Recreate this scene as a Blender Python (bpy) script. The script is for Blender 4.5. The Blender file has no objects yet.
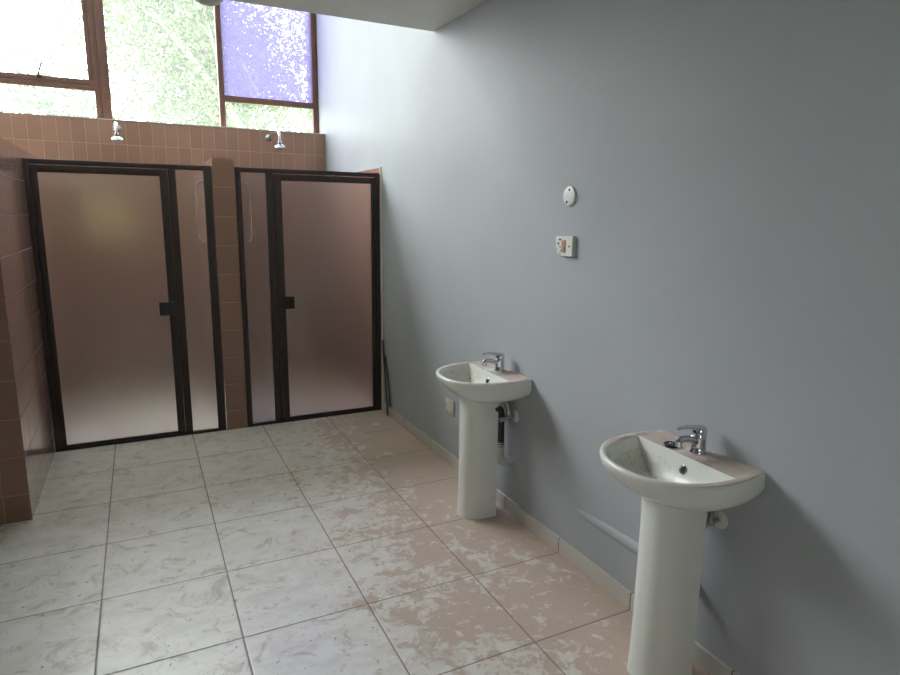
import bpy, bmesh, math, random
from math import sin, cos, pi, radians
from mathutils import Vector, Matrix
random.seed(7)
scene = bpy.context.scene
COL = scene.collection

# ------------------------------------------------------------------ room measures (metres)
XW = 1.729      # right wall
YF = 4.77       # front plane of the shower stalls
YB = 6.35       # window wall
XL = -0.612     # inner face of the tiled partition
ZC = 2.712      # low ceiling
ZH = 5.30       # high ceiling over the showers
YS = 3.77       # where the low ceiling stops
XR = -4.3       # left wall of the room
YR = -2.3       # wall behind the camera
ZS = 2.376      # window sill height
ZP = 1.975      # height of the tiled partitions

# ------------------------------------------------------------------ materials
def newmat(name):
    m = bpy.data.materials.new(name); m.use_nodes = True
    nt = m.node_tree; b = nt.nodes['Principled BSDF']
    return m, nt, b

def N(nt, kind, **kw):
    n = nt.nodes.new(kind)
    for k, v in kw.items():
        if k in n.inputs.keys(): n.inputs[k].default_value = v
        else: setattr(n, k, v)
    return n

def plain(name, col, rough=.5, metal=0, spec=.5, noise=0, nscale=8, bump=0, bscale=60, coat=0):
    m, nt, b = newmat(name)
    b.inputs['Base Color'].default_value = (*col, 1)
    b.inputs['Roughness'].default_value = rough
    b.inputs['Metallic'].default_value = metal
    b.inputs['Specular IOR Level'].default_value = spec
    b.inputs['Coat Weight'].default_value = coat
    tc = nt.nodes.new('ShaderNodeTexCoord')
    if noise:
        n = N(nt, 'ShaderNodeTexNoise'); n.inputs['Scale'].default_value = nscale; n.inputs['Detail'].default_value = 6
        nt.links.new(tc.outputs['Object'], n.inputs['Vector'])
        r = N(nt, 'ShaderNodeValToRGB')
        r.color_ramp.elements[0].position = .3; r.color_ramp.elements[1].position = .7
        r.color_ramp.elements[0].color = (*[c*(1-noise) for c in col], 1)
        r.color_ramp.elements[1].color = (*[min(1, c*(1+noise)) for c in col], 1)
        nt.links.new(n.outputs['Fac'], r.inputs['Fac']); nt.links.new(r.outputs['Color'], b.inputs['Base Color'])
    if bump:
        n = N(nt, 'ShaderNodeTexNoise'); n.inputs['Scale'].default_value = bscale; n.inputs['Detail'].default_value = 4
        nt.links.new(tc.outputs['Object'], n.inputs['Vector'])
        bp = N(nt, 'ShaderNodeBump'); bp.inputs['Strength'].default_value = bump; bp.inputs['Distance'].default_value = .01
        nt.links.new(n.outputs['Fac'], bp.inputs['Height']); nt.links.new(bp.outputs['Normal'], b.inputs['Normal'])
    return m

def mth(nt, op, a, b=None, c=None, clamp=False):
    n = nt.nodes.new('ShaderNodeMath'); n.operation = op; n.use_clamp = clamp
    for i, v in enumerate((a, b, c)):
        if v is None: continue
        if isinstance(v, (int, float)): n.inputs[i].default_value = v
        else: nt.links.new(v, n.inputs[i])
    return n.outputs[0]

def mixc(nt, f, a, b):
    n = nt.nodes.new('ShaderNodeMix'); n.data_type = 'RGBA'
    for s, v in ((0, f), (6, a), (7, b)):
        if isinstance(v, (int, float)): n.inputs[s].default_value = v
        elif isinstance(v, tuple): n.inputs[s].default_value = (*v, 1) if len(v) == 3 else v
        else: nt.links.new(v, n.inputs[s])
    return n.outputs[2]

def noise(nt, vec, scale, detail=4, rough=.5, dist=0):
    n = nt.nodes.new('ShaderNodeTexNoise'); n.inputs['Scale'].default_value = scale
    n.inputs['Detail'].default_value = detail; n.inputs['Roughness'].default_value = rough
    n.inputs['Distortion'].default_value = dist
    nt.links.new(vec, n.inputs['Vector']); return n.outputs['Fac']

def sstep(nt, v, a, b):
    n = nt.nodes.new('ShaderNodeMapRange'); n.interpolation_type = 'SMOOTHSTEP'
    nt.links.new(v, n.inputs[0]); n.inputs[1].default_value = a; n.inputs[2].default_value = b
    return n.outputs[0]

def bumpn(nt, h, strength, dist, b):
    bp = nt.nodes.new('ShaderNodeBump'); bp.inputs['Strength'].default_value = strength
    bp.inputs['Distance'].default_value = dist
    nt.links.new(h, bp.inputs['Height']); nt.links.new(bp.outputs['Normal'], b.inputs['Normal'])

def gridmask(nt, u, off, size, gap):
    # 1 in the joint, 0 on the tile; also the tile index
    t = mth(nt, 'DIVIDE', mth(nt, 'SUBTRACT', u, off), size)
    fr = mth(nt, 'FRACT', t)
    d = mth(nt, 'MULTIPLY', mth(nt, 'MINIMUM', fr, mth(nt, 'SUBTRACT', 1.0, fr)), size)
    return mth(nt, 'LESS_THAN', d, gap/2), mth(nt, 'FLOOR', t), d

def tile_mat(name, base, base2, grout, uax, vax, uoff, voff, usz, vsz, gap, rough, streak=0):
    m, nt, b = newmat(name)
    if streak: b.inputs['Coat Weight'].default_value = 1; b.inputs['Coat Roughness'].default_value = .24; b.inputs['Coat IOR'].default_value = 1.7
    g = nt.nodes.new('ShaderNodeNewGeometry')
    sp = nt.nodes.new('ShaderNodeSeparateXYZ'); nt.links.new(g.outputs['Position'], sp.inputs[0])
    gu, iu, du = gridmask(nt, sp.outputs[uax], uoff, usz, gap)
    gv, iv, dv = gridmask(nt, sp.outputs[vax], voff, vsz, gap)
    gm = mth(nt, 'MAXIMUM', gu, gv)
    cb = nt.nodes.new('ShaderNodeCombineXYZ'); nt.links.new(iu, cb.inputs[0]); nt.links.new(iv, cb.inputs[1])
    wn = nt.nodes.new('ShaderNodeTexWhiteNoise'); nt.links.new(cb.outputs[0], wn.inputs[0])
    n1 = noise(nt, g.outputs['Position'], 9, 5)
    f = mth(nt, 'ADD', mth(nt, 'MULTIPLY', wn.outputs['Value'], .65), mth(nt, 'MULTIPLY', n1, .35))
    c = mixc(nt, f, base, base2)
    c = mixc(nt, gm, c, grout)
    nt.links.new(c, b.inputs['Base Color'])
    r = mth(nt, 'ADD', rough, mth(nt, 'MULTIPLY', gm, .45))
    if streak:
        mp = nt.nodes.new('ShaderNodeMapping'); mp.inputs['Scale'].default_value = (14, 14, 1.2)
        nt.links.new(g.outputs['Position'], mp.inputs[0])
        s = noise(nt, mp.outputs[0], 2, 5, .6)
        r = mth(nt, 'ADD', r, mth(nt, 'MULTIPLY', s, streak))
    nt.links.new(r, b.inputs['Roughness'])
    h = mth(nt, 'ADD', sstep(nt, mth(nt, 'MINIMUM', du, dv), 0, gap*1.6), mth(nt, 'MULTIPLY', noise(nt, g.outputs['Position'], 6, 2), .35))
    bumpn(nt, h, .5, .003, b)
    return m

# painted wall: satin grey with faint roller texture
def wall_mat(name, col, rough=.42):
    m, nt, b = newmat(name)
    b.inputs['Specular IOR Level'].default_value = .05
    g = nt.nodes.new('ShaderNodeNewGeometry')
    n1 = noise(nt, g.outputs['Position'], 1.3, 4)
    c = mixc(nt, sstep(nt, n1, .3, .7), tuple(x*.96 for x in col), tuple(x*1.03 for x in col))
    nt.links.new(c, b.inputs['Base Color'])
    mp = nt.nodes.new('ShaderNodeMapping'); mp.inputs['Scale'].default_value = (5, 5, .9)
    nt.links.new(g.outputs['Position'], mp.inputs[0])
    n2 = noise(nt, mp.outputs[0], 3, 4, .6)
    nt.links.new(mth(nt, 'ADD', rough, mth(nt, 'MULTIPLY', n2, .12)), b.inputs['Roughness'])
    h = mth(nt, 'ADD', mth(nt, 'MULTIPLY', noise(nt, g.outputs['Position'], 2.2, 3), 1.0), mth(nt, 'MULTIPLY', noise(nt, g.outputs['Position'], 90, 2), .03))
    bumpn(nt, h, .35, .012, b)
    return m

def floor_mat():
    m, nt, b = newmat('floor_tiles')
    g = nt.nodes.new('ShaderNodeNewGeometry'); P = g.outputs['Position']
    sp = nt.nodes.new('ShaderNodeSeparateXYZ'); nt.links.new(P, sp.inputs[0])
    gu, iu, du = gridmask(nt, sp.outputs[0], -.2516, .5, .006)
    gv, iv, dv = gridmask(nt, sp.outputs[1], 2.7585, .5, .006)
    gm = mth(nt, 'MAXIMUM', gu, gv)
    cb = nt.nodes.new('ShaderNodeCombineXYZ'); nt.links.new(iu, cb.inputs[0]); nt.links.new(iv, cb.inputs[1])
    wn = nt.nodes.new('ShaderNodeTexWhiteNoise'); nt.links.new(cb.outputs[0], wn.inputs[0])
    # stone veining: stretched noise
    va = nt.nodes.new('ShaderNodeVectorMath'); va.operation = 'ADD'; nt.links.new(P, va.inputs[0])
    sc = nt.nodes.new('ShaderNodeVectorMath'); sc.operation = 'SCALE'; nt.links.new(wn.outputs['Color'], sc.inputs[0]); sc.inputs['Scale'].default_value = 7
    nt.links.new(sc.outputs[0], va.inputs[1])
    mp = nt.nodes.new('ShaderNodeMapping'); mp.inputs['Scale'].default_value = (1.8, 3.2, 1); mp.inputs['Rotation'].default_value = (0, 0, .5)
    nt.links.new(va.outputs[0], mp.inputs[0])
    v1 = noise(nt, mp.outputs[0], 3.6, 8, .68, .5)
    c = mixc(nt, sstep(nt, v1, .34, .62), (.64, .615, .57), (.75, .73, .69))
    v2 = noise(nt, va.outputs[0], 7, 9, .72, 1.2)
    c = mixc(nt, mth(nt, 'MULTIPLY', sstep(nt, v2, .52, .64), .5), c, (.33, .25, .19))
    # fine dark specks of grit
    v3 = noise(nt, P, 34, 3, .6)
    c = mixc(nt, mth(nt, 'MULTIPLY', sstep(nt, v3, .675, .70), .75), c, (.16, .11, .08))
    # pale red building dust, swept towards the right wall
    big = noise(nt, P, 1.5, 3, .5)
    med = noise(nt, P, 6.5, 9, .72, .6)
    fin = noise(nt, P, 19, 6, .7, .5)
    reach = mth(nt, 'ADD', mth(nt, 'MULTIPLY', mth(nt, 'SUBTRACT', sp.outputs[0], 1.02), 1.3), mth(nt, 'MULTIPLY', mth(nt, 'SUBTRACT', big, .5), 1.6))
    v = mth(nt, 'ADD', reach, mth(nt, 'ADD', mth(nt, 'MULTIPLY', mth(nt, 'SUBTRACT', med, .5), 3.6), mth(nt, 'MULTIPLY', mth(nt, 'SUBTRACT', fin, .5), 3.4)))
    dm = sstep(nt, v, -.10, .30)
    soft = mth(nt, 'MULTIPLY', sstep(nt, mth(nt, 'ADD', reach, mth(nt, 'MULTIPLY', mth(nt, 'SUBTRACT', med, .5), .8)), -.9, .6), .40)
    dust = mixc(nt, fin, (.43, .315, .25), (.53, .41, .34))
    c = mixc(nt, soft, c, (.52, .40, .33))
    c = mixc(nt, mth(nt, 'MULTIPLY', dm, .86), c, dust)
    # reddish stains scattered on the clean tiles
    st = noise(nt, P, 5.5, 9, .80, .7)
    c = mixc(nt, mth(nt, 'MULTIPLY', sstep(nt, st, .56, .68), .6), c, (.42, .27, .19))
    c = mixc(nt, mth(nt, 'MULTIPLY', gm, .75), c, (.16, .125, .10))
    nt.links.new(c, b.inputs['Base Color'])
    r = mth(nt, 'ADD', mth(nt, 'ADD', .24, mth(nt, 'MULTIPLY', gm, .5)), mth(nt, 'MULTIPLY', dm, .45))
    r = mth(nt, 'ADD', r, mth(nt, 'MULTIPLY', v1, .15))
    nt.links.new(r, b.inputs['Roughness'])
    h = mth(nt, 'ADD', sstep(nt, mth(nt, 'MINIMUM', du, dv), 0, .008), mth(nt, 'MULTIPLY', v1, .5))
    bumpn(nt, h, .35, .003, b)
    return m

def ceramic_mat():
    m, nt, b = newmat('dusty_ceramic')
    g = nt.nodes.new('ShaderNodeNewGeometry')
    tc = nt.nodes.new('ShaderNodeTexCoord'); P = tc.outputs['Object']
    sn = nt.nodes.new('ShaderNodeSeparateXYZ'); nt.links.new(g.outputs['Normal'], sn.inputs[0])
    so = nt.nodes.new('ShaderNodeSeparateXYZ'); nt.links.new(P, so.inputs[0])
    up = sstep(nt, sn.outputs[2], .55, .95)
    top = sstep(nt, so.outputs[2], .770, .792)
    n1 = noise(nt, P, 11, 7, .65); n2 = noise(nt, P, 60, 5, .75)
    back = sstep(nt, so.outputs[0], -.40, -.20)
    dust = mth(nt, 'MULTIPLY', mth(nt, 'MULTIPLY', up, top), mth(nt, 'MULTIPLY', sstep(nt, n1, .22, .5), mth(nt, 'ADD', .35, mth(nt, 'MULTIPLY', back, .6))), clamp=True)
    base = (.72, .735, .685)
    c = mixc(nt, dust, base, mixc(nt, n2, (.34, .26, .215), (.62, .51, .455)))
    # splashes of mortar grit inside the bowl on the far side
    inside = mth(nt, 'MULTIPLY', mth(nt, 'MULTIPLY', sstep(nt, sn.outputs[2], .15, .3), mth(nt, 'SUBTRACT', 1.0, top)), sstep(nt, so.outputs[1], -.06, .12))
    c = mixc(nt, mth(nt, 'MULTIPLY', inside, mth(nt, 'ADD', .30, mth(nt, 'MULTIPLY', sstep(nt, n2, .50, .60), .5))), c, (.46, .40, .32))
    nt.links.new(c, b.inputs['Base Color'])
    nt.links.new(mth(nt, 'ADD', .16, mth(nt, 'MULTIPLY', mth(nt, 'ADD', dust, mth(nt, 'MULTIPLY', inside, .7)), .55)), b.inputs['Roughness'])
    return m

def frosted_mat():
    m, nt, b = newmat('frosted_glass')
    b.inputs['Base Color'].default_value = (.82, .765, .755, 1)
    b.inputs['Transmission Weight'].default_value = 1
    b.inputs['Roughness'].default_value = .30
    b.inputs['IOR'].default_value = 1.45
    b.inputs['Coat Weight'].default_value = .8; b.inputs['Coat Roughness'].default_value = .13
    tc = nt.nodes.new('ShaderNodeTexCoord')
    h = noise(nt, tc.outputs['Object'], 160, 2)
    bumpn(nt, h, .55, .003, b)
    return m

def clear_glass(name, col, gloss=.06, rough=.0, haze=.035, dust=(.88, .92, .9)):
    m = bpy.data.materials.new(name); m.use_nodes = True; nt = m.node_tree; nt.nodes.clear()
    out = nt.nodes.new('ShaderNodeOutputMaterial'); mx = nt.nodes.new('ShaderNodeMixShader')
    t = nt.nodes.new('ShaderNodeBsdfTransparent'); t.inputs[0].default_value = (*col, 1)
    g = nt.nodes.new('ShaderNodeBsdfGlossy'); g.inputs['Roughness'].default_value = rough
    mx.inputs[0].default_value = gloss
    hz = nt.nodes.new('ShaderNodeMixShader'); tl = nt.nodes.new('ShaderNodeBsdfTranslucent'); tl.inputs[0].default_value = (*dust, 1)
    hz.inputs[0].default_value = haze
    nt.links.new(t.outputs[0], hz.inputs[1]); nt.links.new(tl.outputs[0], hz.inputs[2])
    nt.links.new(hz.outputs[0], mx.inputs[1]); nt.links.new(g.outputs[0], mx.inputs[2]); nt.links.new(mx.outputs[0], out.inputs[0])
    return m

def leaf_mat(name, c1, c2):
    m = bpy.data.materials.new(name); m.use_nodes = True; nt = m.node_tree; nt.nodes.clear()
    out = nt.nodes.new('ShaderNodeOutputMaterial'); mx = nt.nodes.new('ShaderNodeMixShader'); mx.inputs[0].default_value = .5
    d = nt.nodes.new('ShaderNodeBsdfDiffuse'); t = nt.nodes.new('ShaderNodeBsdfTranslucent')
    g = nt.nodes.new('ShaderNodeNewGeometry')
    c = mixc(nt, g.outputs['Random Per Island'], c1, c2)
    nt.links.new(c, d.inputs[0]); nt.links.new(c, t.inputs[0])
    nt.links.new(d.outputs[0], mx.inputs[1]); nt.links.new(t.outputs[0], mx.inputs[2]); nt.links.new(mx.outputs[0], out.inputs[0])
    return m

M = {}
M['wall'] = wall_mat('grey_satin_paint', (.40, .417, .44), .34)
M['upper'] = plain('white_upper_paint', (.80, .80, .78), .7, noise=.02, nscale=2)
M['ceiling'] = plain('ceiling_paint', (.74, .735, .70), .7, noise=.04, nscale=2, bump=.1, bscale=40)
M['floor'] = floor_mat()
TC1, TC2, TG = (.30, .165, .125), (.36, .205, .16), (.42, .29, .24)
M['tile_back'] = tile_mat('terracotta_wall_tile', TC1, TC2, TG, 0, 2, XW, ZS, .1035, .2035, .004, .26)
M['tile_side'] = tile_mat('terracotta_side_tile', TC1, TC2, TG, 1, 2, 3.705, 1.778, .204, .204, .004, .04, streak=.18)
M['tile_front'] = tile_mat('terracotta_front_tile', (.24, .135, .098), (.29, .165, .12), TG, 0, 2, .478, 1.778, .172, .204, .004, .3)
M['cap'] = plain('tile_edge_strip', (.62, .57, .53), .4)
M['skirt'] = tile_mat('skirting_tile', (.52, .49, .445), (.58, .55, .50), (.20, .16, .13), 1, 2, 2.7585, -1.0, .5, 5.0, .006, .4)
M['frame'] = plain('dark_bronze_aluminium', (.040, .028, .027), .5, metal=.0, spec=.3, noise=.1, nscale=20)
M['black'] = plain('black_plastic', (.018, .018, .019), .4)
M['frost'] = frosted_mat()
M['winframe'] = plain('brown_steel_window_paint', (.115, .052, .042), .42, noise=.15, nscale=10)
M['clear'] = clear_glass('clear_window_glass', (.97, .985, .975), .05)
M['violet'] = clear_glass('violet_tinted_glass', (.44, .415, .62), .04, haze=.15, dust=(.56, .53, .80))
M['ceramic'] = ceramic_mat()
M['chrome'] = plain('chrome', (.62, .63, .65), .12, metal=1)
M['dullchrome'] = plain('dull_chrome', (.55, .53, .50), .3, metal=1, noise=.2, nscale=60)
M['pvc'] = plain('dusty_white_plastic_pipe', (.50, .47, .44), .5, noise=.12, nscale=25)
M['white'] = plain('white_plastic', (.62, .62, .59), .38, noise=.05, nscale=30)
M['pale'] = plain('pale_bar_plastic', (.42, .40, .39), .4)
M['cream'] = plain('cream_plastic', (.56, .52, .42), .45, noise=.10, nscale=45)
M['hole'] = plain('dark_recess', (.02, .018, .016), .8)
M['brick'] = plain('exposed_terminal_block', (.40, .22, .15), .8, noise=.45, nscale=220)
M['rubber'] = plain('dark_rubber', (.06, .062, .058), .6)
M['hosegrey'] = plain('braided_hose', (.36, .36, .35), .35, metal=.4)
M['painted'] = plain('painted_pipe_paint', (.47, .475, .475), .5, noise=.05, nscale=10)
M['bark'] = plain('bark', (.42, .38, .36), .9, noise=.35, nscale=8)
M['leaf_a'] = leaf_mat('leaf_green', (.06, .085, .05), (.12, .16, .085))
M['leaf_b'] = leaf_mat('leaf_pale_green', (.035, .068, .04), (.07, .10, .05))
M['leaf_c'] = leaf_mat('leaf_yellow_green', (.50, .50, .11), (.80, .74, .20))
M['grass'] = plain('grass', (.16, .22, .08), .95, noise=.4, nscale=3)

# ------------------------------------------------------------------ mesh helpers
class MB:
    def __init__(s): s.bm = bmesh.new()
    def box(s, a, b, bev=0, mat=0):
        a, b = [min(p, q) for p, q in zip(a, b)], [max(p, q) for p, q in zip(a, b)]
        r = bmesh.ops.create_cube(s.bm, size=1)
        vs = r['verts']
        for v in vs:
            v.co = Vector([a[i] + (v.co[i]+.5)*(b[i]-a[i]) for i in range(3)])
        fs = set(f for v in vs for f in v.link_faces)
        for f in fs: f.material_index = mat
        if bev:
            es = set(e for v in vs for e in v.link_edges)
            r = bmesh.ops.bevel(s.bm, geom=list(es), offset=bev, segments=2, affect='EDGES', profile=.5)
            for f in r['faces']: f.material_index = mat
        return s
    def tube(s, pts, rad, n=14, cap=True, mat=0):
        pts = [Vector(p) for p in pts]
        rs = rad if isinstance(rad, (list, tuple)) else [rad]*len(pts)
        T = []
        for i in range(len(pts)):
            a = pts[max(i-1, 0)]; b = pts[min(i+1, len(pts)-1)]
            T.append((b-a).normalized() if (b-a).length > 1e-9 else Vector((0, 0, 1)))
        u = T[0].orthogonal().normalized(); rings = []
        for i, p in enumerate(pts):
            u = (u - T[i]*u.dot(T[i])).normalized(); w = T[i].cross(u)
            rings.append([s.bm.verts.new(p + (u*cos(2*pi*k/n) + w*sin(2*pi*k/n))*rs[i]) for k in range(n)])
        for i in range(len(rings)-1):
            for k in range(n):
                f = s.bm.faces.new((rings[i][k], rings[i][(k+1) % n], rings[i+1][(k+1) % n], rings[i+1][k])); f.material_index = mat
        if cap:
            f = s.bm.faces.new(rings[0][::-1]); f.material_index = mat
            f = s.bm.faces.new(rings[-1]); f.material_index = mat
        return s
    def loft(s, loops, closed=True, capa=False, capb=False, mat=0):
        R = [[s.bm.verts.new(p) for p in L] for L in loops]
        n = len(R[0])
        for i in range(len(R)-1):
            for k in range(n if closed else n-1):
                q = (R[i][k], R[i][(k+1) % n], R[i+1][(k+1) % n], R[i+1][k])
                f = s.bm.faces.new(q); f.material_index = mat
        if capa: s.bm.faces.new(R[0][::-1]).material_index = mat
        if capb: s.bm.faces.new(R[-1]).material_index = mat
        return s
    def build(s, name, mats, parent=None, loc=(0, 0, 0), rot=(0, 0, 0), smooth=True, angle=35, merge=1e-5):
        if merge: bmesh.ops.remove_doubles(s.bm, verts=s.bm.verts[:], dist=merge)
        bmesh.ops.recalc_face_normals(s.bm, faces=s.bm.faces[:])
        me = bpy.data.meshes.new(name); s.bm.to_mesh(me); s.bm.free()
        if not isinstance(mats, (list, tuple)): mats = [mats]
        for m in mats: me.materials.append(m)
        if smooth:
            me.polygons.foreach_set('use_smooth', [True]*len(me.polygons))
            me.set_sharp_from_angle(angle=radians(angle))
        o = bpy.data.objects.new(name, me); COL.objects.link(o)
        if parent: o.parent = parent
        o.location = loc; o.rotation_euler = rot
        return o

def arc(c, r, a0, a1, n, ax1, ax2):
    c = Vector(c); ax1 = Vector(ax1); ax2 = Vector(ax2)
    return [c + ax1*(r*cos(a0+(a1-a0)*i/n)) + ax2*(r*sin(a0+(a1-a0)*i/n)) for i in range(n+1)]

def thing(name, label, cat, loc=(0, 0, 0), rz=0, group=None):
    o = bpy.data.objects.new(name, None); COL.objects.link(o)
    o.location = loc; o.rotation_euler = (0, 0, rz); o.empty_display_size = .1
    o['label'] = label; o['category'] = cat
    if group: o['group'] = group
    return o

def tag(o, label, cat, group=None):
    o['label'] = label; o['category'] = cat
    if group: o['group'] = group
    return o

def struct(o):
    o['kind'] = 'structure'; return o

# ------------------------------------------------------------------ setting
struct(MB().box((XR-.1, YR-.1, -.1), (XW+.1, YB+.32, 0)).build('floor', M['floor'], smooth=False))
struct(MB().box((XW, YR-.1, 0), (XW+.15, YB+.32, ZH)).build('wall_right', M['wall'], smooth=False))
struct(MB().box((XR-.15, YR-.1, 0), (XR, YB+.32, ZH)).build('wall_left', M['wall'], smooth=False))
struct(MB().box((XR, YB, 0), (XW, YB+.32, ZS)).build('wall_back', M['tile_back'], smooth=False))
# wall behind the camera with a window opening
WX0, WX1, WZ0, WZ1 = -.78, -.02, 1.08, 1.92
m = MB()
m.box((XR, YR-.15, 0), (WX0, YR, ZC)); m.box((WX1, YR-.15, 0), (XW, YR, ZC))
m.box((WX0, YR-.15, 0), (WX1, YR, WZ0)); m.box((WX0, YR-.15, WZ1), (WX1, YR, ZC))
struct(m.build('wall_rear', M['wall'], smooth=False))
m = MB(); m.box((XR, YR-.15, ZC), (XW, YS, ZC+.14)); m.box((XR, YS-.14, ZC+.14), (XW, YS, ZH))
struct(m.build('ceiling', M['ceiling'], smooth=False))
o = MB().box((XR, YS-.14, ZH), (XW, YB+.32, ZH+.1)).build('ceiling_clerestory', M['upper'], smooth=False); o.name = 'ceiling.001'; struct(o)

# tiled skirting on the right wall
struct(MB().box((XW-.011, YR, 0), (XW, YF-.035, .076), .002).build('baseboard_right', M['skirt'], smooth=False))

# tiled partition left of the showers: front leg facing the camera and side leg running to the window wall
def multi_tile_box(name, parts, mats):
    m = MB()
    for a, b in parts: m.box(a, b)
    bmesh.ops.recalc_face_normals(m.bm, faces=m.bm.faces[:])
    for f in m.bm.faces:
        n = f.normal
        f.material_index = 0 if abs(n.x) > .7 else (1 if abs(n.y) > .7 else 2)
    return m.build(name, mats, smooth=False, merge=0)
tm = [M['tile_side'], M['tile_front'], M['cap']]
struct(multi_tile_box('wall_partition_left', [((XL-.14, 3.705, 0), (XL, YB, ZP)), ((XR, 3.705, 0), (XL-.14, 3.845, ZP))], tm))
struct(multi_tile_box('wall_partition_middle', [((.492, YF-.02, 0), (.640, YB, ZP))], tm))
# tile lining of the right wall inside the shower, with its pale edge strip
struct(multi_tile_box('wall_tile_lining_right', [((XW-.012, YF-.03, 0), (XW, YB, 1.958))], tm))
struct(MB().box((XW-.014, YF-.042, 0), (XW, YF-.031, 1.962)).build('trim_1', M['cap'], smooth=False))
struct(MB().box((XL, YB-.012, ZS-.004), (XW, YB+.31, ZS+.003)).build('trim_2', M['cap'], smooth=False))

# ------------------------------------------------------------------ windows (clerestory)
WT = 5.20
def sash(name, n, frame_boxes, panes, extra=None):
    r = bpy.data.objects.new('window_%d' % n, None); COL.objects.link(r); r['kind'] = 'structure'
    r.location = (0, YB+.20, 0)
    K = (YB+.20)/YB
    fx = lambda v: max(XR+.01, min(XW, v*K)) if v > -2 else max(XR+.01, v)
    fz = lambda v: v if v in (ZS, WT) else 1.6+(v-1.6)*K
    frame_boxes = [(fx(a), fx(b), fz(c), fz(e), f, g) for a, b, c, e, f, g in frame_boxes]
    panes = [(fx(a), fx(b), fz(c), fz(e), g) for a, b, c, e, g in panes]
    m = MB()
    for (x0, x1, z0, z1, d0, d1) in frame_boxes: m.box((x0, d0, z0), (x1, d1, z1), .003)
    m.build('window_frame', M['winframe'], r)
    for (x0, x1, z0, z1, mat) in panes:
        MB().box((x0, .042, z0), (x1, .047, z1)).build('window_pane', M[mat], r, smooth=False)
    return r
d = (.018, .075)
# left: top-hung casement over a fixed light, wide double mullion on its right
w1 = sash('w', 1, [(-.195, -.125, ZS, WT, .01, .09), (-.245, -.195, ZS, WT, .022, .08), (-.285, -.245, 2.60, WT, .03, .075),
                   (-1.75, -.245, 2.602, 2.645, *d), (-1.75, -.245, 2.645, 2.69, .026, .07), (-1.82, -1.75, ZS, WT, *d),
                   (-1.75, -.2, WT-.05, WT, *d)],
          [(-1.75, -.245, ZS, 2.602, 'clear'), (-1.75, -.285, 2.69, WT-.05, 'clear')])
m = MB(); m.tube([(-.652, -.002, 2.715), (-.65, -.010, 2.75), (-.638, -.016, 2.78), (-.626, -.010, 2.818)], [.009, .007, .006, .009], 10)
m.box((-.67, -.004, 2.700), (-.634, .026, 2.724), .003)
m.build('window_stay', M['frame'], w1)
# middle: single fixed light
w2 = sash('w', 2, [(.757, .806, ZS, WT, .01, .085), (-.125, .77, WT-.05, WT, *d)], [(-.125, .77, ZS, WT-.05, 'clear')])
# right: violet tinted pane over a small clear light
w3 = sash('w', 3, [(1.622, XW, ZS, WT, .01, .085), (.806, 1.632, 2.608, 2.662, *d), (.806, 1.632, WT-.05, WT, *d)],
          [(.806, 1.632, ZS, 2.608, 'clear'), (.806, 1.632, 2.662, WT-.05, 'violet')])
# far left bay (beyond the frame edge) closes the band
w4 = sash('w', 4, [(XR, XR+.06, ZS, WT, *d), (-2.98, -2.92, ZS, WT, *d), (XR+.06, -1.87, 2.608, 2.662, .02, .07), (XR+.06, -1.87, WT-.05, WT, .02, .07)],
          [(XR+.06, -1.87, ZS, 2.608, 'clear'), (XR+.06, -1.87, 2.662, WT-.05, 'clear')])
struct(MB().box((XR, YB, WT), (XW, YB+.32, ZH)).build('wall_lintel_back', M['wall'], smooth=False))

# window behind the camera
r = bpy.data.objects.new('window_5', None); COL.objects.link(r); r['kind'] = 'structure'; r.location = (0, YR-.09, 0)
m = MB()
for (x0, x1, z0, z1) in ((WX0, WX0+.05, WZ0, WZ1), (WX1-.05, WX1, WZ0, WZ1), (WX0, WX1, WZ0, WZ0+.05), (WX0, WX1, WZ1-.05, WZ1), (-.42, -.38, WZ0, WZ1)):
    m.box((x0, 0, z0), (x1, .05, z1), .003)
m.build('window_frame', M['winframe'], r)
MB().box((WX0+.05, .022, WZ0+.05), (WX1-.05, .027, WZ1-.05)).build('window_pane', M['clear'], r, smooth=False)

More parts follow.
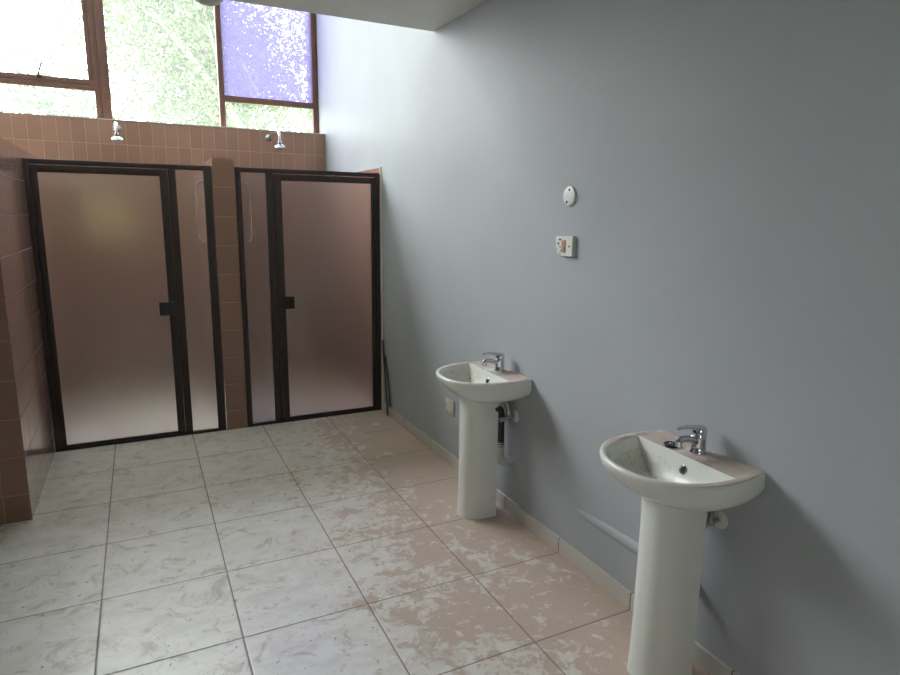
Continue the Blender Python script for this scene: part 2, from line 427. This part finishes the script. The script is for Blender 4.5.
# ------------------------------------------------------------------ shower screens
def shower_screen(name, label, x0, x1, panel, dstile, zt, mirror):
    # x0..x1 overall; panel = (mullion side glass x range); dstile = door glass range
    t = thing(name, label, 'shower screen', ((x0+x1)/2, YF, 0))
    cx = (x0+x1)/2
    D0, D1 = -.022, .022
    m = MB()
    H = 1.918
    if not mirror:   # door left, fixed panel right
        m.box((x0-cx, D0, 0), (x0-cx+.028, D1, H), .002)
        m.box((panel[1]-cx, D0, 0), (x1-cx, D1, H), .002)
        m.box((panel[0]-.048-cx, D0, .004), (panel[0]-cx, D1, H-.03), .002)
        dx0, dx1 = x0+.03, panel[0]-.050
    else:
        m.box((x0-cx, D0, 0), (panel[0]-cx, D1, H), .002)
        m.box((x1-cx-.032, D0, 0), (x1-cx, D1, H), .002)
        m.box((panel[1]-cx, D0, .004), (panel[1]+.048-cx, D1, H-.03), .002)
        dx0, dx1 = panel[1]+.050, x1-.034
    m.box((x0-cx+.002, D0+.001, H-.032), (x1-cx-.002, D1-.001, H-.001), .002)
    m.box((x0-cx+.002, D0+.001, 0), (x1-cx-.002, D1-.001, .016), .002)
    m.build('outer_frame', M['frame'], t)
    p = MB().box((panel[0]-cx-.004, -.002, .014), (panel[1]-cx+.004, .003, H-.03)).build('fixed_glass_panel', M['frost'], t, smooth=False)
    # thin pale D-shaped bar lying against the fixed glass, ends let into the outer jamb
    sd, xj = (-1, panel[1]) if not mirror else (1, panel[0])
    w_ = (.052 if not mirror else .058)*sd; rr = .042*sd; zb0, zb1 = 1.39, 1.81; yb = -.0098
    arc1 = [(xj-cx+w_-rr+rr*sin(q), yb, zb0+.055-.055*cos(q)) for q in [k*pi/16 for k in range(9)]]
    arc2 = [(xj-cx+w_-rr+rr*cos(q), yb, zb1-.055+.055*sin(q)) for q in [k*pi/16 for k in range(9)]]
    MB().tube([(xj-cx, yb, zb0)] + arc1 + arc2 + [(xj-cx, yb, zb1)], .0052, 10).build('grab_bar', M['pale'], t)['label'] = 'pale D-shaped bar'
    # door leaf
    g0, g1 = dstile
    m = MB(); a, b = -.017, .013
    z0, z1 = .019, H-.036
    m.box((dx0-cx, a, z0), (g0-cx, b, z1), .003); m.box((g1-cx, a, z0), (dx1-cx, b, z1), .003)
    m.box((g0-cx-.003, a+.001, zt), (g1-cx+.003, b-.001, z1-.001), .002)
    m.box((g0-cx-.003, a+.001, z0+.001), (g1-cx+.003, b-.001, .034), .002)
    dr = m.build('door', M['frame'], t)
    MB().box((g0-cx-.004, -.004, .03), (g1-cx+.004, .001, zt+.004)).build('door_glass', M['frost'], dr, smooth=False)
    # square latch handle straddling the stile
    m = MB()
    if not mirror: hx0, hx1 = g1-.062, g1+.038
    else: hx0, hx1 = g0-.035, g0+.062
    m.box((hx0-cx, -.040, .893), (hx1-cx, -.0172, .985), .004)
    m.box((hx0-cx+.01, -.046, .905), (hx0-cx+.03, -.0395, .973), .003)
    m.build('latch_handle', M['black'] if not mirror else M['frame'], dr)
    for z in (.25, 1.6):
        xx = (x0+.029) if not mirror else (x1-.033)
        MB().tube([(xx-cx, -.026, z-.04), (xx-cx, -.026, z+.04)], .006, 10).build('hinge', M['frame'], dr)
    return t
shower_screen('shower_screen', 'dark framed frosted shower door left of the tiled pillar, handle on its right', XL+.003, .487, (.255, .432), (-.541, .155), 1.838, False)
shower_screen('shower_screen', 'dark framed frosted shower door right of the tiled pillar, beside the grey wall', (.645), XW-.016, (.680, .853), (.962, 1.650), 1.836, True)

# small white dish on the left partition seen blurred behind the left door
t = thing('soap_dish', 'small white soap dish blurred behind the left frosted door', 'soap dish', (XL, YF+.10, 1.16))
m = MB(); m.box((0, -.055, -.012), (.012, .055, .05), .004)
m.build('back_plate', M['white'], t)
m = MB(); m.loft([[(.012+.07*f*(.5+.5*cos(a)) , .055*f*sin(a), z) for a in [2*pi*i/24 for i in range(24)]] for f, z in ((.6, -.012), (.95, 0), (1, .014), (.9, .014), (.8, .002), (.3, -.004))], capa=True, capb=True)
m.build('tray', M['white'], t)

# ------------------------------------------------------------------ shower heads
def shower_head(x, label, yaw=0):
    t = thing('wall_shower', label, 'shower', (x, YB, 2.31), yaw, 'wall showers')
    MB().loft([[(r*cos(a), -y, r*sin(a)) for a in [2*pi*i/24 for i in range(24)]] for r, y in ((.034, 0), (.034, .004), (.026, .012), (.014, .018))], capa=True, capb=True).build('wall_flange', M['chrome'], t)
    L = .50 if x > 0 else .36
    pts = [(0, -.012, 0), (0, -L*.5, .002), (0, -L+.04, .002)] + [Vector((0, -L+.04, -.038)) + Vector((0, -.04*sin(a), .04*cos(a))) for a in [i*pi/2/8 for i in range(1, 9)]] + [(0, -L, -.085)]
    MB().tube(pts, .0115, 14).build('arm', M['chrome'], t)
    prof = [(.013, -.078), (.019, -.082), (.019, -.098), (.013, -.103), (.022, -.112), (.044, -.124), (.047, -.130), (.047, -.141), (.040, -.145)]
    hd = MB().loft([[(r*cos(a), -L+r*sin(a), z) for a in [2*pi*i/28 for i in range(28)]] for r, z in prof], capa=True, capb=True).build('head', M['chrome'], t)
    MB().loft([[(r*cos(a), -L+r*sin(a), z) for a in [2*pi*i/28 for i in range(28)]] for r, z in ((.038, -.1455), (.036, -.148))], capa=True, capb=True).build('nozzle_plate', M['white'], hd)
shower_head(-.10, 'chrome wall shower above the left shower, arm pointing straight out of the wall')
shower_head(1.185, 'chrome wall shower above the right shower, arm bending down in profile')

# ------------------------------------------------------------------ wash basins
def rim_outline(Wm, Wc, Dp, c, n):
    # widest at x=-c, narrowing a little towards the wall, round at the front
    a0 = pi/2 + math.acos(Wc/Wm); bx = c/sin(a0-pi/2)
    pts = []
    for i in range(2*n+1):
        a = -a0 + 2*a0*i/(2*n)
        ca, sa = cos(a), sin(a)
        if ca >= 0: pts.append((-c-(Dp-c)*ca**(2/2.15), Wm*abs(sa)**(2/2.15)*(1 if sa > 0 else -1)))
        else: pts.append((-c-bx*ca, Wm*sa))
    return pts

def outline(W, Dp, back, n, ex=2.25):
    # front curve from (back, -W) round to (back, +W); nose at x=-Dp ; local x negative = away from wall
    pts = []
    for i in range(2*n+1):
        th = -pi/2 + pi*i/(2*n)
        c, s_ = abs(cos(th)), sin(th)
        t = c**(2/ex); w = (abs(s_)**(2/ex))*(1 if s_ >= 0 else -1)
        pts.append((back - (Dp+back)*t if back <= 0 else 0, W*w))
    return pts

def wash_basin(y, zr, label, has_logo):
    t = thing('wash_basin', label, 'wash basin', (XW-.002, y, 0), 0, 'white pedestal wash basins')
    dz = zr - .81
    n = 26; W = .245; Dp = .404; nb = 14
    m = MB()
    rim = rim_outline(W, .222, Dp, .15, n)
    def shrink(pts, d, back):
        cx, cy = -.16, 0
        out = []
        for (x, yy) in pts:
            fx = (Dp-.16-d)/(Dp-.16); fy = (W-d)/W
            out.append((min(back, cx+(x-cx)*fx), yy*fy))
        return out
    def loop3(pts, z, back):
        # front curve + back line points
        a, b = pts[-1], pts[0]
        L = [Vector((p[0], p[1], z)) for p in pts]
        for k in range(1, nb): 
            f = k/nb; L.append(Vector((back, a[1]+(b[1]-a[1])*f, z)))
        return L
    zt = zr
    R0 = loop3(rim, zt-.010, 0)
    R1 = loop3(shrink(rim, .0015, 0), zt-.003, 0)
    R2 = loop3(shrink(rim, .006, -.004), zt, -.004)
    R3 = loop3(shrink(rim, .013, -.006), zt, -.006)
    # inner bowl outline: straight back edge at x=-.128
    bk = -.128; Wi = .214; Di = Dp-.018
    inn = outline(Wi, Di, bk, n, 2.35)
    # lead the straight edge: narrower, rounded corners
    I0 = loop3(inn, zt-.001, bk)
    def scale(L, f, z, cx=-.215, cyy=0):
        return [Vector((cx+(p.x-cx)*f, cyy+(p.y-cyy)*f, z)) for p in L]
    loops = [R0, R1, R2, R3, I0]
    loops.append(scale(I0, .985, zt-.005))
    for q in [.06, .14, .24, .36, .5, .65, .8, .9, .96]:
        f = 1 - q; z = zt - .006 - .102*(1-(1-q)**3.2 if q < 1 else 1)
        loops.append(scale(I0, .98*f+.0, z))
    m.loft(loops, capb=True)
    # underside: stations from wall to nose
    def depth(tt):
        if tt < .5: return .112 + .016*sin(tt/.5*pi/2)
        u = (tt-.5)/.5
        return .002 + .126*max(0, 1-u**2.3)**.62
    st = []
    nth = 20
    for i in range(n+1):
        pa = rim[i]; w = -pa[1] if i < n else 0
        tt = min(1, max(0, -pa[0]/Dp))
        dd = depth(min(1, tt))
        e = 1.5*(1-tt)**1.5 + 2.2
        L = []
        for k in range(nth+1):
            th = pi*k/nth
            c, s_ = cos(th), max(0, sin(th)) if k else 0
            yy = -w*abs(c)**(2/e)*(1 if c >= 0 else -1)
            zz = zt-.010-dd*abs(s_)**(2/e)
            # pull the deep part back towards the wall so the bowl undercuts
            xx = pa[0] + .035*tt*abs(s_)**1.5*(dd/.14)
            L.append(Vector((xx, yy, zz)))
        st.append(L)
    m.loft(st, closed=False)
    vs = [m.bm.verts.new(p) for p in st[0]]
    m.bm.faces.new(vs)
    basin = m.build('basin', M['ceramic'], t, angle=50, merge=4e-4)
    # waste outlet and overflow ring
    zb = zt-.107
    MB().loft([[(-.215+r*cos(a), r*sin(a), z) for a in [2*pi*i/24 for i in range(24)]] for r, z in ((.027, zb-.004), (.027, zb+.003), (.022, zb+.004), (.019, zb-.001))], capa=True, capb=True).build('waste_outlet', M['chrome'], basin)
    # direction on the back slope of the bowl
    q = .06; 
    cz = zt-.045; cxx = -.1405
    ring = []
    nrm = Vector((-.955, 0, .29)).normalized(); u = Vector((0, 1, 0)); v = nrm.cross(u)
    for r, h in ((.0165, -.004), (.0165, .003), (.0135, .005), (.0115, .003)):
        ring.append([Vector((cxx, -.022, cz)) + nrm*h + u*(r*cos(a)) + v*(r*sin(a)) for a in [2*pi*i/24 for i in range(24)]])
    orr = MB().loft(ring, capa=True).build('overflow_ring', M['chrome'], basin)
    MB().loft([[Vector((cxx, -.022, cz)) + nrm*h + u*(.0112*cos(a)) + v*(.0112*sin(a)) for a in [2*pi*i/24 for i in range(24)]] for h in (.001, .0028)], capa=True, capb=True).build('overflow_hole', M['hole'], orr)
    if has_logo:
        # smudged oval mark under the front rim
        mm = MB()
        for k, (dy, dzz, ww) in enumerate(((0, 0, .020), (.004, .0035, .012), (-.004, -.0035, .012))):
            pts = []
            for i in range(7):
                yy = .035 + dy + (i-3)/3*ww
                pts.append((-.372+.0, yy, zt-.088+dzz))
            mm.tube(pts, .0009, 6)
        # placed on the glaze by ray cast below
        o = mm.build('maker_mark', M['hole'], basin)
        o['fit'] = 1
    # white sealant bead between basin side and wall
    MB().tube([(-.003, -.2235, zt-.012), (-.003, -.2245, zt-.03), (-.0035, -.2235, zt-.055)], [.0018, .0026, .002], 8).build('sealant_bead', M['white'], t)
    # mixer tap
    tx, ty = -.060, -.004
    tap = MB()
    prof = [(.028, 0), (.028, .006), (.0245, .011), (.024, .03), (.0235, .055), (.0235, .070), (.0226, .0715), (.0226, .0725), (.0238, .074), (.0236, .092), (.019, .100), (.006, .103)]
    tap.loft([[(tx+r*cos(a), ty+r*sin(a), zt-.001+z*.93) for a in [2*pi*i/28 for i in range(28)]] for r, z in prof], capa=True, capb=True)
    tp = tap.build('mixer_tap', M['chrome'], t, angle=40)
    sp = MB().tube([(tx-.010, ty, zt+.040), (tx-.04, ty, zt+.052), (tx-.068, ty, zt+.058), (tx-.088, ty, zt+.058), (tx-.098, ty, zt+.050)], [.016, .0135, .0125, .013, .0125], 16)
    sp.tube([(tx-.095, ty, zt+.054), (tx-.095, ty, zt+.036)], .0115, 16)
    sp.build('spout', M['chrome'], tp)
    lv = MB()
    secs = []
    for (px, pz, hw, hh) in ((.012, .092, .016, .008), (-.010, .094, .019, .011), (-.03, .100, .015, .009), (-.06, .107, .0115, .006), (-.088, .108, .010, .0045), (-.1, .105, .008, .004)):
        secs.append([(tx+px, ty+hw*cos(a), zt+pz*.92+hh*sin(a)) for a in [2*pi*i/16 for i in range(16)]])
    lv.loft(secs, capa=True, capb=True)
    lv.build('lever', M['chrome'], tp)
    # pedestal: hollow U shell open towards the wall
    def ushape(w, d0, d1, z, off):
        P = []
        for i in range(25):
            th = -pi/2 + pi*i/24
            s_, c = sin(th), abs(cos(th))
            P.append((-(d0 + (d1-d0)*c**(2/2.6)) , w*(abs(s_)**(2/2.6))*(1 if s_ >= 0 else -1)))
        return [(-.085, -w, )] + P[1:-1] + [(-.085, w)], P
    loops = []
    for z, w, d1 in ((0, .092, .268), (.012, .090, .266), (.15, .088, .260), (.45, .086, .258), (.58, .086, .258), (zt-.106, .088, .262)):
        o_, _ = ushape(w, .13, d1, z, 0); i_, _ = ushape(w-.014, .13, d1-.014, z, 0)
        loops.append([Vector((p[0], p[1], z)) for p in o_] + [Vector((p[0], p[1], z)) for p in i_[::-1]])
    m = MB(); m.loft(loops)
    nn = len(loops[0]); h = nn//2
    for L in (loops[0], loops[-1]):
        vv = [m.bm.verts.new(p) for p in L]
        for k in range(h-1): m.bm.faces.new((vv[k], vv[k+1], vv[nn-2-k], vv[nn-1-k]))
    m.build('pedestal', M['ceramic'], t, loc=((-.008, .028, 0) if has_logo else (0, 0, 0)), angle=40)
    return t, basin

b1, bas1 = wash_basin(2.776, .798, 'white pedestal wash basin farther from the camera, nearer the showers', True)
b2, bas2 = wash_basin(1.447, .815, 'white pedestal wash basin nearer the camera, black plug on its ledge', False)

# fit the small mark onto the glaze of the far basin
for o in [c for c in bas1.children if c.get('fit')]:
    me = bas1.data
    bm = bmesh.new(); bm.from_mesh(me)
    from mathutils.bvhtree import BVHTree
    tree = BVHTree.FromBMesh(bm)
    for v in o.data.vertices:
        hitp = tree.ray_cast(Vector((-.8, v.co.y, v.co.z)), Vector((1, 0, 0)))[0]
        if hitp: v.co.x = hitp.x - .0007
    bm.free(); del o['fit']

# loose black plug
t = thing('sink_plug', 'black rubber sink plug lying on the near basin ledge beside the tap', 'sink plug', (XW-.104, 1.524, .8155))
prof = [(.021, 0), (.024, .003), (.0255, .006), (.0245, .009), (.019, .010), (.017, .0085)]
MB().loft([[(r*cos(a), r*sin(a), z) for a in [2*pi*i/28 for i in range(28)]] for r, z in prof], capa=True, capb=True).build('stopper', M['black'], t)
MB().tube(arc((0, 0, .0105), .005, 0, 2*pi, 12, (1, 0, 0), (0, 1, 0)), .0013, 6).build('pull_ring', M['dullchrome'], t)

# ------------------------------------------------------------------ plumbing on the wall
def stop_valve(y, z, label, hose):
    t = thing('stop_valve', label, 'valve', (XW, y, z), 0, 'stop valves under the basins')
    MB().loft([[(-x, r*cos(a), r*sin(a)) for a in [2*pi*i/28 for i in range(28)]] for r, x in ((.034, 0), (.034, .002), (.028, .008), (.012, .011))], capa=True, capb=True).build('wall_rosette', M['white'], t)
    m = MB()
    m.tube([(-.010, 0, 0), (-.055, 0, 0)], .0095, 14); m.tube([(-.034, 0, 0), (-.05, 0, 0)], .0145, 14)
    m.tube([(-.045, 0, -.004), (-.045, 0, .034)], .008, 12); m.tube([(-.045, 0, .018), (-.045, 0, .032)], .0115, 6)
    m.build('body', M['dullchrome'], t)
    m = MB(); m.tube([(-.053, 0, 0), (-.082, 0, -.006)], .0085, 12); m.tube([(-.078, 0, -.004), (-.094, 0, -.008)], [.0135, .0125], 12)
    m.build('knob', M['dullchrome'], t)
    if hose:
        MB().tube([(-.045, 0, .030), (-.046, .005, .06), (-.055, .02, .088), (-.075, .04, .098), (-.10, .05, .09), (-.118, .055, .075)], .0055, 10).build('flexible_hose', M['hosegrey'], t)
    return t
stop_valve(2.700, .556, 'chrome stop valve under the far basin, thin hose looping up', True)
stop_valve(1.378, .583, 'chrome stop valve with round white rosette under the near basin', False)

# waste trap of the far basin
t = thing('waste_pipe', 'black hose and grey elbow waste pipe behind the far pedestal', 'pipe', (XW-.075, 2.725, .30))
m = MB()
pts = [(-.085, .040, .305), (-.05, .020, .305)] + [Vector((-.03, .01, .275)) + Vector((.03*sin(a), -.01*sin(a), .03*cos(a))) for a in [i*pi/2/6 for i in range(7)]] + [(0, 0, .2), (0, 0, .09)]
m.tube(pts, .0205, 18); m.build('black_hose', M['black'], t)
m = MB(); m.tube([(0, 0, .098), (0, 0, .106)], .0225, 18); m.tube([(0, 0, .112), (0, 0, .118)], .022, 18); m.box((-.004, -.034, .097), (.006, -.02, .108), .001)
m.build('hose_clamp', M['dullchrome'], t)
m = MB()
m.tube([(0, 0, .093), (0, 0, .045)] + [Vector((.035, 0, .035)) + Vector((-.035*cos(a), 0, -.035*sin(a))) for a in [i*pi/2/8 for i in range(1, 9)]] + [(.0745, 0, 0)], .0225, 18)
m.build('elbow', M['pvc'], t)

# waste pipe of the near basin, running down behind its pedestal into the wall
t = thing('waste_pipe', 'grey waste pipe hidden behind the near pedestal', 'pipe', (XW-.14, 1.46, .30))
m = MB(); m.tube([(0, 0, .32), (0, 0, .05)] + [Vector((.035, 0, .035)) + Vector((-.035*cos(a), 0, -.035*sin(a))) for a in [i*pi/2/8 for i in range(1, 9)]] + [(.1395, 0, 0)], .021, 16)
m.build('elbow', M['pvc'], t)

# painted-over pipe half sunk in the wall between the two basins
o = MB().tube([(XW+.045, 2.34, .262), (XW+.029, 2.05, .268), (XW+.024, 1.85, .274), (XW+.019, 1.68, .280), (XW+.016, 1.50, .286)], [.036]*5, 20).build('painted_pipe', M['wall'])
tag(o, 'grey painted pipe emerging from the wall left of the near pedestal', 'pipe')

# ------------------------------------------------------------------ fittings on the wall
t = thing('blanking_plate', 'round white blanking plate with two screw holes, high on the grey wall', 'wall plate', (XW, 2.312, 1.692))
MB().loft([[(-x, r*.95*cos(a), r*.93*sin(a)) for a in [2*pi*i/36 for i in range(36)]] for r, x in ((.046, 0), (.046, .006), (.044, .009), (.040, .010))], capa=True, capb=True).build('plate', M['white'], t)
for dy, dzz in ((-.004, .026), (.012, -.026)):
    MB().tube([(-.0085, dy, dzz), (-.0108, dy, dzz)], .006, 12).build('screw_hole', M['hole'], t)

t = thing('wall_socket', 'broken white surface socket box with exposed terminals below the round plate', 'socket', (XW, 2.315, 1.472))
m = MB()
# backing box with the lower far corner broken away
prof = [(.070, .042), (-.058, .046), (-.058, -.044), (.030, -.046), (.044, -.014), (.066, -.010)]
m.loft([[(-x, a*s_, b*s_) for a, b in prof] for x, s_ in ((0, 1), (.015, 1), (.018, .96))], capa=True, capb=True)
m.build('housing', M['white'], t)
MB().box((-.0175, -.008, -.028), (-.0205, .020, .026), .0005).build('terminal_block', M['brick'], t)
for dy, dzz, r_ in ((-.034, .000, .0045), (.038, .028, .004), (.030, .028, .004), (.046, .010, .0055), (.032, -.004, .0035), (.028, -.022, .0035)):
    MB().tube([(-.017, dy, dzz), (-.0192, dy, dzz)], r_, 10).build('screw_hole', M['hole'], t)
MB().box((-.002, .046, -.036), (-.012, .064, -.016), .002).build('knockout_tab', M['white'], t)

t = thing('blanking_plate', 'cream rectangular plate low on the wall beyond the far basin', 'wall plate', (XW, 3.478, .387))
MB().box((0, -.060, -.052), (-.008, .060, .052), .003).build('plate', M['cream'], t)
for dy, dzz in ((-.022, .034), (.04, .006), (.022, -.036), (-.032, -.034)):
    MB().tube([(-.007, dy, dzz), (-.0092, dy, dzz)], .005, 10).build('screw_hole', M['hole'], t)

# dark strips leaning by the shower jamb
t = thing('rubber_strip', 'dark rubber strip hanging off the jamb down to the skirting', 'strip', (XW-.02, 4.60, 0))
def strip(pts, w, nm):
    m = MB(); loops = []
    for p in pts:
        p = Vector(p); loops.append([p+Vector((-.003, -w, 0)), p+Vector((.003, -w, 0)), p+Vector((.003, w, 0)), p+Vector((-.003, w, 0))])
    m.loft(loops, capa=True, capb=True); return m.build(nm, M['rubber'], t)
strip([(-.006, -.03, .004), (-.004, -.005, .16), (.000, .03, .33), (.006, .085, .50), (.008, .105, .60)], .014, 'strip')
strip([(.006, -.055, .082), (.010, -.03, .2), (.012, .02, .36), (.013, .07, .48)], .008, 'cord')

# ------------------------------------------------------------------ ceiling lamp
t = thing('ceiling_lamp', 'round white dome ceiling lamp, unlit, at the ceiling edge above the windows', 'ceiling lamp', (.398, 3.59, ZC))
MB().loft([[(r*cos(a), r*sin(a), -z) for a in [2*pi*i/40 for i in range(40)]] for r, z in ((.095, 0), (.095, .018), (.09, .022))], capa=True, capb=True).build('base', M['white'], t)
MB().loft([[(.087*cos(b)*cos(a), .087*cos(b)*sin(a), -.022-.070*sin(b)) for a in [2*pi*i/40 for i in range(40)]] for b in [i*pi/2/9 for i in range(9)]], capa=True, capb=True).build('glass_dome', M['white'], t)

# ------------------------------------------------------------------ outdoors
struct(MB().box((-30, -30, -.5), (30, 40, -.3)).build('ground', M['grass'], smooth=False))

def branchy(m, p, d, L, r, depth, tips, rng):
    pts = [Vector(p)]; dd = Vector(d).normalized(); rs = [r]
    k = 5
    for i in range(k):
        dd = (dd + Vector((rng.uniform(-.16, .16), rng.uniform(-.16, .16), rng.uniform(-.05, .12)))).normalized()
        pts.append(pts[-1] + dd*L/k); rs.append(r*(1-.5*(i+1)/k))
    m.tube(pts, rs, 9 if depth > 1 else 6)
    tips.extend(pts[2:])
    if depth:
        for i in range(3):
            q = pts[rng.choice([2, 3, 4, 5])]
            nd = (dd + Vector((rng.uniform(-1, 1), rng.uniform(-.8, .8), rng.uniform(-.2, .7)))).normalized()
            branchy(m, q, nd, L*rng.uniform(.5, .72), r*.45, depth-1, tips, rng)

def tree(loc, label, leaf, h, r, nleaf, spread, seed, lean=(0, 0, 1), size=.09, group=None, low=0, xr=None):
    rng = random.Random(seed)
    t = thing('garden_tree', label, 'tree', loc, 0, group)
    m = MB(); tips = []
    branchy(m, (0, 0, 0), lean, h, r, 2, tips, rng)
    for i in range(5):
        z = h*rng.uniform(.3, .8)
        branchy(m, (lean[0]*z/lean[2], lean[1]*z/lean[2], z), (rng.uniform(-1, 1), rng.uniform(-.6, .6), rng.uniform(.3, 1)), h*.4, r*.35, 1, tips, rng)
    m.build('trunk', M['bark'], t)
    bm = bmesh.new()
    tips = [p for p in tips if p.z > low]
    for i in range(nleaf):
        c = rng.choice(tips) + Vector((rng.gauss(0, spread), rng.gauss(0, spread), rng.gauss(0, spread)))
        if c.z < low: continue
        if xr and not (xr[0] < c.x+loc[0]+.35*sin(c.z*2.1) < xr[1]): continue
        a = Vector((rng.uniform(-1, 1), rng.uniform(-1, 1), rng.uniform(-1, .4))).normalized(); b = a.orthogonal().normalized()
        s = size*rng.uniform(.6, 1.3)
        vs = [bm.verts.new(c - a*s), bm.verts.new(c + b*s*.38), bm.verts.new(c + a*s), bm.verts.new(c - b*s*.38)]
        bm.faces.new(vs)
    me = bpy.data.meshes.new('foliage'); bm.to_mesh(me); bm.free(); me.materials.append(leaf)
    o = bpy.data.objects.new('foliage', me); COL.objects.link(o); o.parent = t
    return t
G = 'trees outside the windows'
tree((1.72, 10.5, -.3), 'pale-barked tree with dense leaves seen through the violet pane', M['leaf_a'], 5.0, .19, 24000, .58, 3, (.02, 0, 1), .058, G, 2.4)
tree((4.35, 17.0, -.3), 'leafy tree at the right edge of the violet pane', M['leaf_a'], 7.2, .16, 18000, .62, 5, (-.05, 0, 1), .085, G)
tree((1.3, 15.0, -.3), 'pale green tree seen through the middle window', M['leaf_b'], 5.0, .09, 12000, .24, 11, (-.06, 0, 1), .07, G, 2.5, (.75, 2.6))
tree((-1.6, 16.5, -.3), 'low pale tree seen through the strip under the left casement', M['leaf_b'], 3.0, .10, 2400, .45, 14, (0, 0, 1), .11, G)
tree((-.4, -7.5, -.3), 'yellow-green tree outside the rear window, mirrored faintly in the left shower door', M['leaf_c'], 3.0, .12, 9000, .45, 21, (0, 0, 1), .11)

# ------------------------------------------------------------------ light: bright overcast daylight
w = bpy.data.worlds.new('World'); scene.world = w; w.use_nodes = True
nt = w.node_tree; bg = nt.nodes['Background']
tc = nt.nodes.new('ShaderNodeTexCoord'); sp = nt.nodes.new('ShaderNodeSeparateXYZ'); nt.links.new(tc.outputs['Generated'], sp.inputs[0])
rp = nt.nodes.new('ShaderNodeValToRGB'); nt.links.new(sp.outputs[2], rp.inputs[0])
rp.color_ramp.elements[0].position = 0; rp.color_ramp.elements[0].color = (.70, .70, .68, 1)
rp.color_ramp.elements[1].position = .8; rp.color_ramp.elements[1].color = (1.5, 1.54, 1.62, 1)
nt.links.new(rp.outputs[0], bg.inputs[0]); bg.inputs[1].default_value = 13.0

# sky portals in the window openings (sampling aid only)
def portal(loc, rot, sx, sy):
    l = bpy.data.lights.new('daylight_portal', 'AREA'); l.shape = 'RECTANGLE'; l.size = sx; l.size_y = sy
    l.cycles.is_portal = True
    o = bpy.data.objects.new('daylight_portal', l); COL.objects.link(o); o.location = loc; o.rotation_euler = rot
portal(((XR+XW)/2, YB+.31, (ZS+WT)/2), (radians(-90), 0, 0), XW-XR, WT-ZS)
portal(((WX0+WX1)/2, YR-.14, (WZ0+WZ1)/2), (radians(90), 0, 0), WX1-WX0, WZ1-WZ0)

# ------------------------------------------------------------------ camera
cam = bpy.data.cameras.new('Camera'); co = bpy.data.objects.new('Camera', cam); COL.objects.link(co)
cam.sensor_width = 36; cam.sensor_fit = 'HORIZONTAL'; cam.lens = 36*625.41/900; cam.clip_start = .02
yaw, pit, rol = .4591, -.1924, .0125
f = Vector((sin(yaw)*cos(pit), cos(yaw)*cos(pit), sin(pit))); r = Vector((cos(yaw), -sin(yaw), 0)); u = r.cross(f)
r2 = r*cos(rol)+u*sin(rol); u2 = -r*sin(rol)+u*cos(rol)
mt = Matrix((r2, u2, -f)).transposed().to_4x4(); mt.translation = Vector((0, 0, 1.6))
co.matrix_world = mt
scene.camera = co
scene.view_settings.view_transform = 'Standard'; scene.view_settings.look = 'None'
scene.view_settings.gamma = 1; scene.view_settings.exposure = 0.3; scene.view_settings.use_curve_mapping = False
cy = scene.cycles
cy.use_denoising = True; cy.max_bounces = 14; cy.diffuse_bounces = 8; cy.transmission_bounces = 10; cy.transparent_max_bounces = 16
cy.sample_clamp_indirect = 8
